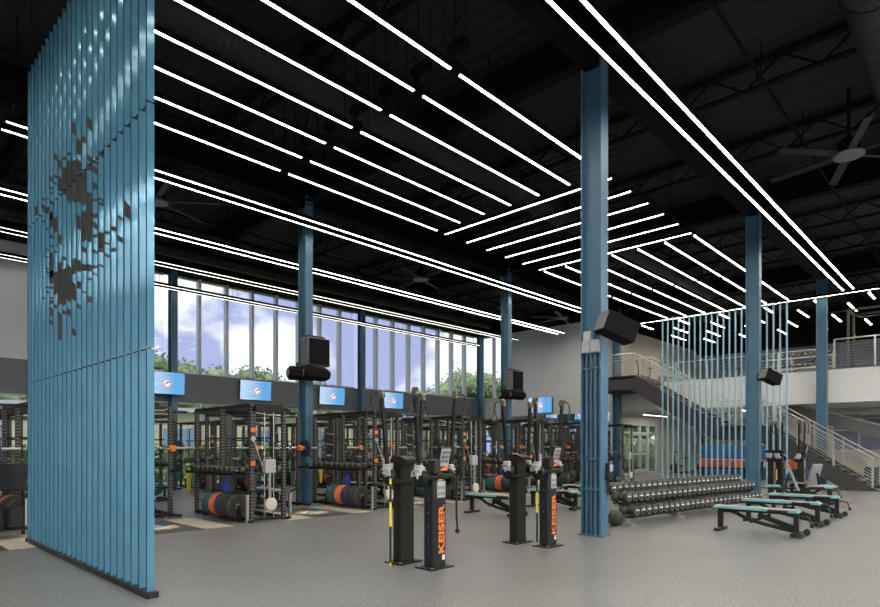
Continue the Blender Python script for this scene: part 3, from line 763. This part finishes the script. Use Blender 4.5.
def store():
    """storage and cable tower between platforms: 0.7 wide (X), 2.4 long (Y), front end at y=0"""
    t=thing('storage_rig','','rig')
    for x in (0,.7):
        for y in (0,1.2,2.4): MB().box(x-.036,y-.036,0,x+.036,y+.036,2.3).build('upright','perf',t)
        MB().box(x-.035,0,0.02,x+.035,2.4,.085).box(x-.03,0,2.23,x+.03,2.4,2.3).build('rail','black',t)
    mb=MB()
    for y in (0,1.2,2.4): mb.box(0,y-.03,2.23,.7,y+.03,2.3); mb.box(0,y-.03,.02,.7,y+.03,.08)
    mb.build('crossmember','black',t)
    MB().box(-.28,.2,.90,.1,2.3,.915).box(-.29,.2,.9,-.27,2.3,.96).box(.3,.2,.90,.66,2.3,.915).build('shelf','black',t)
    MB().cyl((-.12,.25,.3),(-.12,1.75,.3),.022,8).beam((-.12,.27,.05),(-.12,.27,.3),.04,.05).beam((-.12,1.73,.05),(-.12,1.73,.3),.04,.05).box(-.14,.2,.02,0,.3,.07).box(-.14,1.7,.02,0,1.78,.07).build('plate_bar','black',t)
    # cable column at the front end
    MB().cyl((.22,-.1,.08),(.22,-.1,2.2),.014,8).cyl((.42,-.1,.08),(.42,-.1,2.2),.014,8).build('guide_rod','chrome',t)
    MB().cbox(.2,-.16,.95,.44,-.04,1.22,.015).build('carriage','greyp',t)
    MB().cyl((.32,-.12,.3),(.32,-.12,.98),.03,10).build('cylinder','steelw',t)
    MB().lathe((.32,-.2,.34),(0,1,0),[(0,.1),(.012,.13),(.05,.13),(.06,.1)],20).build('wheel_disc','offwhite',t)
    for x in (-.12,.82):
        MB().beam((x,-.05,.0),(x,-.05,.55),.05,.05,1).tube([(x,-.05,.55),(x,-.25,.62),(x+.12,-.28,.62)],.018,6).beam((x-.12*(1 if x<0 else -1)*-1,-.05,.03),(x,-.05,.03),.05,.05).build('dip_handle',['black','steelw'],t)
        MB().beam((x,-.05,.03),(.0 if x<0 else .7,-.02,.03),.06,.05).build('foot','black',t)
    MB().box(.0,-.16,2.15,.7,-.02,2.25).build('pulley_beam','black',t)
    for k,(x,y) in enumerate(((-.06,.5),(-.06,1.7),(.76,.7))):
        h=MB().tube([(x,y,2.25),(x+.01,y+.02,1.75),(x,y,1.4)],.008,5).tube([(x,y,1.4),(x,y-.09,1.24)],.008,5).tube([(x,y,1.4),(x,y+.09,1.24)],.008,5).build('hanging_strap','blackm',t)
        MB().cyl((x,y-.1,1.23),(x,y+.1,1.23),.017,8).build('strap_grip','greyp',h)
    MB().lathe((.0,-.045,1.62),(0,-1,0),[(0,.05),(.03,.05)],12).cyl((.0,-.06,1.62),(.16,-.12,1.1),.012,6).build('pulley_arm','steelw',t)
    MB().tube([(-.04,2.3,1.9),(-.2,2.32,1.85),(-.22,2.3,1.2),(-.08,2.28,1.15)],.014,6).build('hanging_rope','navy',t)
    for z in (1.1,1.75): MB().cbox(-.045,-.06,z,.05,-.035,z+.09,.005).build('clip','orange',t)
    for y in (.4,1.2,2.): MB().cyl((.35,y,1.64),(.35,y,1.66),.05).box(0,y-.02,1.62,.7,y+.02,1.66).build('hook_bar','black',t)
    return t
def short_db():
    return tag(MB().cyl((-.13,0,0),(.13,0,0),.016,8,mi=1).cyl((-.15,0,0),(-.055,0,0),.075,10).cyl((.055,0,0),(.15,0,0),.075,10).build('dumbbell',['rubber_warm','chrome']),'x','dumbbell')
M['rubber_warm']=mat('warm_black_rubber',(.045,.036,.03),.45)
BAY=bay(); BAR=barbell(); STO=store(); SDB=short_db()
def kb():
    return tag(MB().ball((0,0,.09),.09,12).tube([(-.06,0,.15),(-.065,0,.2),(-.03,0,.235),(.03,0,.235),(.065,0,.2),(.06,0,.15)],.016,6).build('kettlebell',['rubber']),'x','kettlebell')
KB=kb()
def bag():
    mb=MB().lathe((0,0,-.3),(0,0,1),[(0,.07),(.05,.09),(.2,.05),(.3,.015)],10)
    return tag(mb.build('bag','blue'),'x','bag')
BAG=bag()
def towel(c):
    mb=MB()
    mb.prism([(-.05,0),(.05,0),(.06,-.3),(.045,-.52),(0,-.56),(-.045,-.52),(-.06,-.3)],'y',-.012,.012)
    return tag(mb.build('resistance_band',c),'x','band')
TW={'yellow':towel('yellow'),'teal':towel('teal')}
XC=[1.3+3.1*k for k in range(8)]      # bays
XS=[-.5+3.1*k for k in range(9)]      # storage rigs: 2.6 = index 1
rows=[('front row',10.5,12.6,1),('middle row',16.1,15.0,-1),('window row',18.75,20.0,1)]
for r,(rn,ys,yb,dr) in enumerate(rows):
    for k,x in enumerate(XC):
        if r==1 and k==0: continue
        nm='%s, %s bay'%(rn,ORD[k])
        y=yb
        place(BAY,'bay',(x+.05,y,0),0 if dr>0 else PI,'black power rack with orange cups, '+nm,'power racks')
        yy=y-.115*dr
        place(BAR,'bar',(x+.05,yy,1.43),0,'steel barbell resting on the orange cups, '+nm,'barbells on the racks')
        if (k+r)%2==0:
            for s in (-1,1):
                c=random.choice(('black','navy','black','teal'))
                place(PM[c],c,(x+.05+s*.74,yy,1.43),PI/2,'%s weight plate on the %s end of barbell, %s'%(c,'left' if s<0 else 'right',nm),'plates on barbells')
        for q in range(4):
            c=random.choice(('black','navy','black','white')); sc=random.uniform(.6,.95)
            zz=(.33,.63,.93,1.23)[q]+.01
            place(PM[c],c,(x+.05+(-.72 if dr>0 else .72),y+1.1*dr,zz),PI/2,'%s plate on %s side peg from floor, %s'%(c,ORD[q],nm),'plates on side pegs',(sc*.62,1,sc*.62))
    for k,x in enumerate(XS[1:]):
        if r>0 and k>6: continue
        nm='%s, %s rig from left'%(rn,ORD[k])
        if r==0 and k==0: ys0=ys+2.2
        else: ys0=ys
        if r==0 and k==7: continue
        if dr>0: place(STO,'sto',(x+3.1*0+.05,ys0,0),0,'black perforated storage rig with cable tower, '+nm,'storage rigs')
        else: place(STO,'sto',(x+.75,ys0+2.4,0),PI,'black perforated storage rig with cable tower, '+nm,'storage rigs')
        bx=x+.05-.12 if dr>0 else x+.75+.12
        cols_=['black','black','black','navy','navy','orange','orange','teal','teal','teal']
        if r>0: cols_=cols_[1:8]
        for q,c in enumerate(cols_):
            yy=ys0+.36+q*.115
            if dr<0: yy=ys0+2.4-.36-q*.115
            place(PM[c],c,(bx,yy,.3),0,'%s bumper plate on floor bar, %s from front, %s'%(c,ORD[q],nm),'bumper plates on the storage bars',(1.08,1.4,1.08))
        for q in range(9 if r==0 else 6):
            yy=ys0+.36+q*.21
            if r==0 or q%2: place(SDB,'sdb',(bx+.0,yy,.99),0,'short dumbbell on rig shelf, %s from front, %s'%(ORD[q],nm),'short dumbbells on the storage shelves')
        for q in range(5):
            place(KB,'kb',(x+.53 if dr>0 else x+.27,ys0+.4+q*.36,.916),.3*q,'black kettlebell on inner shelf, %s from front, %s'%(ORD[q],nm),'kettlebells on the storage shelves')
        if r==0 and k in (1,2,4,5):
            place(BAG,'bag',(x+.02,ys0+1.0,.86),0,'royal blue bag hanging above the plates, '+nm,'blue bags')
tag(place(TW['yellow'],'twy',(5.62,13.02,1.0),.4,'yellow band hanging at the rear of the first rig right of the louvre screen'))
tag(place(TW['teal'],'twt',(5.72,12.99,1.12),.4,'teal band hanging beside the yellow one at the rear of the rig'))
place(TW['yellow'],'twy',(9.95,14.2,.95),.2,'yellow band hanging on the rack right behind the left column')
# lat pulldown machine at the left edge, seen beside the screen
t=thing('pulldown_machine','white-topped pulldown machine behind the left edge of the louvre screen','machine',(1.75,14.2,0))
for x in (-.5,.5): MB().box(x-.04,-.04,0,x+.04,.04,2.3).build('upright','black',t)
MB().beam((-.55,0,2.3),(-.3,0,2.85),.06,.06).beam((.55,0,2.3),(.3,0,2.85),.06,.06).beam((-.36,0,2.84),(.36,0,2.84),.06,.06).beam((-.55,0,2.32),(.55,0,2.32),.08,.06).beam((-.3,0,2.84),(-.42,-.35,2.35),.05,.05).build('top_frame','offwhite',t)
MB().box(-.5,-.04,1.43,.5,.0,1.47).box(-.5,-.03,.05,.5,.03,.12).box(-.3,-.5,.0,-.22,.5,.06).box(.22,-.5,0,.3,.5,.06).build('crossbar','offwhite',t)
MB().cbox(-.18,-.08,.2,.18,.08,1.3,.01).build('weight_stack','rubber',t)
# storage cart near the screen end
t=thing('equipment_cart','black wheeled cart with a box on top and two cases below, left of the screen','cart',(1.72,11.35,0),.0)
for x in (0,.62):
    for y in (0,.5):
        MB().tube([(x,y,.09),(x,y,.75),(x+(.06 if x==0 else -.06),y,.82)],.025,6).build('leg','black',t)
        MB().lathe((x-.02,y,.05),(1,0,0),[(0,.045),(.01,.05),(.03,.05),(.04,.045)],12).build('wheel','rubber',t)
MB().box(0,0,.14,.62,.5,.17).box(-.02,-.02,.78,.64,.52,.82).build('shelf','black',t)
tag(MB().cbox(1.8,11.4,.17,2.0,11.75,.5,.02).build('case','blackm'),'left black case on the lower shelf of the wheeled cart','case')
tag(MB().cbox(2.06,11.4,.17,2.26,11.75,.5,.02).build('case','blackm'),'right black case on the lower shelf of the wheeled cart','case')
tag(MB().prism([(1.78,.82),(2.3,.82),(2.26,1.2),(1.82,1.2)],'y',11.38,11.78).build('tool_box','charcoal'),'large dark box on top of the wheeled cart','box')

M['emb_o']=mat('emblem_orange_print',(.7,.42,.2),.5)
# ------------------------------------------------------------ platforms let into the floor
for k in range(-1,6):
    x0=3.35+3.1*k-(.25 if k==0 else .02)
    nm='%s from the left'%ORD[k+1]
    t=thing('lifting_platform','inlaid wood and dark mat lifting platform, '+nm,'platform',(x0,10.25,0),0,'inlaid lifting platforms')
    MB().box(0,0,0,.56,1.8,.006).build('wood_strip','wood',t); MB().box(1.62,0,0,2.16,1.8,.006).build('wood_strip','wood',t)
    MB().box(.56,0,0,1.62,1.8,.005).build('centre_mat','mat_dark',t)
    mb=MB(); emblem(mb,1.09,.8,.42,lambda a,b,l:(a,b,.005+.0015*l)); mb.build('floor_emblem',['emb_o','white','teal'],t)

# ------------------------------------------------------------ rod screen
t=thing('rod_screen','open screen of thin pale blue vertical rods hanging in front of the stairs','screen',(22.6,0,0))
ys=[5.24+(9.52-5.24)*k/21 for k in range(22)]
for k,y in enumerate(ys):
    r=MB().cyl((0,y,0),(0,y,6.4),.03,8).build('rod','rod',t)
    MB().cyl((0,y,6.4),(0,y,ZT),.005,4).cyl((0,y,6.4),(0,y,6.46),.018,6).build('hanger','steel_black',r)
MB().box(-.06,5.1,0,.06,9.65,.03).build('base_channel','kerb',t)

# ------------------------------------------------------------ staircase
X0,X1=23.4,25.15
t=thing('staircase','steel staircase with cable railings climbing behind the rods to the mezzanine','stairs',(0,0,0))
prof_lo=[(3.09,0,6.2,2.13)]; 
def stringer(x,w):
    mb=MB()
    mb.prism([(2.75,0),(3.0,.12),(6.2,2.22),(7.6,2.22),(11.05,4.42),(13.3,4.42),(13.3,3.85),(11.3,3.85),(7.8,1.68),(6.4,1.68),(3.7,0)],'x',x,x+w)
    return mb
stringer(X0,.06).build('stringer','stringer',t); stringer(X1-.06,.06).build('stringer','stringer',t)
MB().box(X0,6.2,2.05,X1,7.6,2.13).box(X0,11.05,4.3,X1,13.3,4.38).box(X1,11.05,3.9,XF-.2,13.3,4.38).build('landing','stringer',t)
for k in range(12):
    y=3.05+k*(3.15/12); z=(k+1)*2.13/13
    MB().box(X0+.06,y,z-.04,X1-.06,y+.3,z).build('tread','stringer',t)
for k in range(12):
    y=7.6+k*(3.45/12); z=2.13+(k+1)*2.25/13
    MB().box(X0+.06,y,z-.04,X1-.06,y+.32,z).build('tread','stringer',t)
path=[(2.95,.1),(6.2,2.2),(7.6,2.2),(11.05,4.4),(13.2,4.4)]
def pz(y):
    for (a,za),(b,zb) in zip(path,path[1:]):
        if a<=y<=b: return za+(zb-za)*(y-a)/(b-a)
for x in (X0+.03,X1-.03):
    r=MB()
    for (a,za),(b,zb) in zip(path,path[1:]):
        r.cyl((x,a,za+.95),(x,b,zb+.95),.024,8)
    rail=r.build('handrail','railing',t)
    for y in (2.98,4.05,5.1,6.2,7.6,8.75,9.9,11.05,11.6,13.2):
        MB().box(x-.012,y-.03,pz(y)-.25,x+.012,y+.03,pz(y)+.95).build('baluster_post','railing',t)
    cb=MB()
    for q in range(8):
        h=.1+.1*q
        for (a,za),(b,zb) in zip(path,path[1:]): cb.cyl((x,a,za+h),(x,b,zb+h),.007,5)
    cb.build('railing_cable','railing',t)
MB().prism([(.2,.0),(3.0,.95),(6.2,3.05),(6.2,2.75),(3.0,.65),(.2,-.0)],'x',26.8,26.86)
# second flight of guard seen behind, sloping down to the right edge
t=thing('sloped_guard','thick grey sloping guard rail of the ramp behind the stairs','railing',(0,0,0))
MB().beam((27.6,6.4,3.0),(27.6,-1.6,0.35),.08,.42).build('guard_panel','spk_grey',t)
MB().cyl((27.6,6.4,3.28),(27.6,-1.6,.63),.04,8).build('guard_rail','railing',t)
for y in (5.5,3.2,1.,-1.2): MB().box(27.57,y-.04,0,27.63,y+.04,.35+(y+1.6)*.331).build('post','spk_grey',t)

# ------------------------------------------------------------ mezzanine railing
t=thing('mezzanine_railing','steel cable railing along the mezzanine edge at the right','railing',(XF-.1,0,4.4))
for k,y in enumerate((4.55,3.3,1.6,0.,-2,-4)): MB().box(-.03,y-.03,0,.03,y+.03,1.1).build('baluster_post','railing',t)
r=MB().cyl((0,-4,1.1),(0,4.55,1.1),.025,8); r.build('handrail','railing',t)
r=MB()
for q in range(9): r.cyl((0,-4,.12+.105*q),(0,4.55,.12+.105*q),.006,5)
r.build('railing_cable','railing',t)
t=thing('low_railing','lower steel railing set back on the mezzanine between the columns','railing',(XF+.5,0,4.38))
for y in (5.2,6.6,8.,9.4,10.8): MB().box(-.02,y-.03,0,.02,y+.03,.9).build('baluster_post','railing',t)
r=MB().cyl((0,5.2,.9),(0,10.8,.9),.02,8)
for q in range(6): r.cyl((0,5.2,.12+.12*q),(0,10.8,.12+.12*q),.005,5)
r.build('handrail','railing',t)

# ------------------------------------------------------------ things on the mezzanine
t=thing('mezzanine_dumbbell_rack','two-tier dumbbell rack standing on the mezzanine left of the column','rack',(28.3,4.9,4.38))
for y in (0,1.5,3.): MB().box(-.2,y-.04,0,.2,y+.04,.1).box(-.04,y-.04,0,.04,y+.04,.95).build('upright','railing',t)
for z in (.35,.8): MB().box(-.17,-.1,z-.03,.12,3.1,z).build('tier','railing',t)
for z in (.35,.8):
    for k in range(14):
        o=dup(DB,(28.26,5.0+.21*k,4.38+z+.09),PI/2,'black dumbbell on the %s tier of the mezzanine rack, %s from the right'%('lower' if z<.5 else 'upper',ORD[k]),'dumbbells on the mezzanine rack')
for i,(x,y) in enumerate(((28.2,2.4),(28.4,.2))):
    o=dup(BAY,(x,y+1.2,4.38),PI/2,'black power rack standing on the mezzanine, %s from the column'%ORD[i],'power racks on the mezzanine')
def cardio():
    t=thing('exercise_bike','','exercise bike')
    MB().box(-.06,-.5,0,.06,.5,.06).box(-.25,-.5,0,.25,-.42,.05).box(-.25,.42,0,.25,.5,.05).beam((0,-.1,.05),(0,-.2,.75),.05,.06).beam((0,.3,.05),(0,.38,1.0),.05,.06).beam((0,-.15,.35),(0,.33,.45),.05,.08).build('frame','black',t)
    MB().lathe((-.04,.35,.3),(1,0,0),[(0,.2),(.01,.24),(.07,.24),(.08,.2)],20).build('flywheel','rubber',t)
    MB().cbox(-.12,-.35,.75,.12,-.05,.83,.03).build('saddle','blackm',t)
    MB().tube([(-.22,.2,1.12),(-.2,.4,1.08),(0,.42,1.02),(.2,.4,1.08),(.22,.2,1.12)],.018,6).build('handlebar','blackm',t)
    MB().rbox((0,.46,1.15),(.22,.03,.16),Matrix.Rotation(.4,3,'X')).build('console','blackm',t)
    return t
CB=cardio()
for i,(x,y,z,r,nm) in enumerate(((27.3,12.3,4.38,.6,'on the mezzanine by the top of the stairs'),(28.4,11.6,4.38,.4,'on the mezzanine behind the stair railing'),(30.2,9.2,4.38,.5,'on the mezzanine in the middle distance'),
      (31.6,12.3,0,.5,'under the mezzanine right of the glazed doors'),(33.0,11.4,0,.2,'under the mezzanine behind the rod screen'),(30.5,10.4,0,-.4,'under the mezzanine in front of the back wall'))):
    place(CB,'cb',(x,y,z),r,'dark exercise bike '+nm,'exercise bikes')
# ------------------------------------------------------------ under the mezzanine
t=thing('storage_shelf','black storage shelf with coloured soft boxes under the stairs','shelf',(28.2,6.2,0))
MB().box(0,0,0,.6,4.,.05).box(0,0,.42,.6,4.,.47).box(0,0,0,.6,.05,.47).box(0,3.95,0,.6,4,.47).box(0,1.97,0,.6,2.03,.47).build('frame','blackm',t)
for k in range(8):
    tag(MB().cbox(28.25,6.24+.5*k,.47,28.75,6.70+.5*k,.86,.03).build('plyo_box','orange_soft' if k not in (3,) else 'green'),'%s soft box on the black shelf, %s from the right'%('green' if k==3 else 'orange',ORD[k]),'box','soft boxes on the black shelf')
tag(MB().cbox(29.6,6.,0,29.75,10.6,1.5,.02).build('crash_mat','bluewall'),'tall royal blue padded panel standing behind the orange boxes','mat')
for i,(x,y,c,nm) in enumerate(((27.2,2.6,'green','green'),(29.2,3.3,'navy','navy'),(28.6,1.4,'green','green'),(30.4,2.2,'teal','teal'))):
    tag(MB().cbox(x,y,0,x+.7,y+.7,.6,.05).build('plyo_box',c),'%s padded block %s behind the foot of the stairs'%(nm,['nearest','at the left','at the right','farthest'][i]),'box')
for i,(y0,y1) in enumerate(((4.2,6.6),(0,2.2))):
    e=tag(MB().box(XR-.06,y0,1.2,XR-.01,y1,2.9).build('window_%d'%(6+i),'lilac'),kind='structure')
    fr=MB()
    for y in (y0,(y0+y1)/2,y1): fr.box(XR-.09,y-.04,1.2,XR-.05,y+.04,2.9)
    for z in (1.2,2.3,2.9): fr.box(XR-.09,y0,z-.04,XR-.05,y1,z+.04)
    fr.build('window_frame','mullion',e)
tag(MB().cyl((29.5,-3,2.9),(29.5,12,2.9),.14,14).build('air_duct','greyp'),'pale round duct under the mezzanine ceiling','duct')

# ------------------------------------------------------------ outside: trees
def tree(seed,m):
    r=random.Random(seed); t=thing('tree','','tree')
    tr=MB().cyl((0,0,-.3),(0,0,3.2),.22,8,r2=.14)
    for k in range(5):
        a=k*1.3; tr.cyl((0,0,2.6),(1.6*math.cos(a),1.6*math.sin(a),5.+r.random()),.09,6,r2=.04)
    tr.build('trunk','bark',t)
    mb=MB()
    blobs=[(r.uniform(-1.8,1.8),r.uniform(-1.8,1.8),r.uniform(3.6,7.4),r.uniform(.8,1.5)) for _ in range(22)]
    for bx,by,bz,br in blobs:
        for _ in range(150):
            a=r.uniform(0,2*PI); c=r.uniform(-1,1); q=br*r.uniform(.7,1.08); s=math.sqrt(1-c*c)
            p=Vector((bx+q*s*math.cos(a),by+q*s*math.sin(a),bz+q*c))
            u=Vector((r.gauss(0,1),r.gauss(0,1),r.gauss(0,1))).normalized()*.13; v=u.orthogonal().normalized()*.09
            mb.add([p-u,p+v,p+u,p-v],[(0,1,2,3)])
        mb.ball((bx,by,bz),br*.8,9)
    mb.build('crown',m,t); return t
T=[tree(1,'leaf'),tree(2,'leaf2')]
pos=[]
rr=random.Random(11)
spots=[(7,50),(13.5,57),(20.5,58),(28,60),(35,62),(43,62),(51,60),(37,31.5),(0,54),(-8,52),(33,24),(43,19.5),(50,24),(58,56),(56,27),(10,64),(17,66),(24,68),(32,70),(39,70),(47,69),(46,17.8)]
for i,(x,y) in enumerate(spots):
    s=rr.uniform(.9,1.15)*(1.2 if y>50 else .85 if y>30 else .8)
    o=place(T[i%2],'t%d'%(i%2),(x,y,-.22),rr.uniform(0,6),'leafy green tree outside the windows, %s planted from the left'%ORD[i],'trees outside')
    o.scale=(s*1.2,s*1.2,s)
hd=MB(); r=random.Random(5)
for k in range(3600):
    p=Vector((r.uniform(27.2,40),r.uniform(16.5,17.8),r.uniform(-.2,1.9))); u=Vector((r.gauss(0,1),r.gauss(0,1),r.gauss(0,1))).normalized()*.1; v=u.orthogonal().normalized()*.07
    hd.add([p-u,p+v,p+u,p-v],[(0,1,2,3)])
hd.box(27.3,16.7,-.21,39.9,17.6,1.6)
tag(hd.build('hedge','leaf2'),'clipped green hedge outside the glazed doors','hedge')
hd=MB()
for k in range(9000):
    p=Vector((r.uniform(0,34),r.uniform(27.5,29.2),r.uniform(-.2,1.5))); u=Vector((r.gauss(0,1),r.gauss(0,1),r.gauss(0,1))).normalized()*.13; v=u.orthogonal().normalized()*.09
    hd.add([p-u,p+v,p+u,p-v],[(0,1,2,3)])
hd.box(0.1,27.7,-.21,34,29,1.3)
tag(hd.build('hedge','leaf'),'long green hedge outside below the window wall','hedge')

t=thing('garden_building','low cream building outside beyond the hedge and window wall','building',(0,0,-.21))
MB().box(-4,36,0,44,42,3.7).build('wall','wall_cream',t)
MB().box(-4.3,35.7,3.7,44.3,42.3,3.95).build('roof','mullion',t)
for k in range(9): MB().box(-1+5*k,35.95,1.,1.2+5*k,36,2.7).build('window','blueglass',t)
# ------------------------------------------------------------ world: hazy blue sky with bright clouds
w=bpy.data.worlds.new('sky'); bpy.context.scene.world=w; w.use_nodes=True; nt=w.node_tree; N=nt.nodes; L=nt.links
bg=N['Background']; tc=N.new('ShaderNodeTexCoord')
mp=N.new('ShaderNodeMapping'); mp.inputs['Scale'].default_value=(1.6,1.6,2.2); mp.inputs['Location'].default_value=(.35,.1,.25); L.new(tc.outputs['Generated'],mp.inputs['Vector'])
n=N.new('ShaderNodeTexNoise'); n.inputs['Scale'].default_value=2.1; n.inputs['Detail'].default_value=8; n.inputs['Roughness'].default_value=.55; L.new(mp.outputs[0],n.inputs['Vector'])
r=N.new('ShaderNodeValToRGB'); e=r.color_ramp.elements; e[0].position=.46; e[0].color=(.40,.44,.72,1); e[1].position=.53; e[1].color=(1.,1.,1.03,1)
L.new(n.outputs['Fac'],r.inputs['Fac']); L.new(r.outputs['Color'],bg.inputs['Color']); bg.inputs['Strength'].default_value=.64
sun=bpy.data.lights.new('sun','SUN'); sun.energy=1.8; sun.angle=.05; so=bpy.data.objects.new('sun',sun); C.objects.link(so); so.rotation_euler=(math.radians(30),0,math.radians(-50))

# ------------------------------------------------------------ camera
cam=bpy.data.cameras.new('camera'); co=bpy.data.objects.new('camera',cam); C.objects.link(co)
cam.sensor_fit='HORIZONTAL'; cam.sensor_width=36; cam.lens=F/880*36; cam.shift_y=(445-303.5)/880; cam.clip_end=500; cam.clip_start=.05
co.location=(0,0,EYE); co.rotation_euler=(PI/2,0,math.radians(43.55-90))
sc=bpy.context.scene; sc.camera=co
vs=sc.view_settings; vs.view_transform='Standard'; vs.look='None'; vs.exposure=1.02; vs.gamma=1.; vs.use_curve_mapping=False
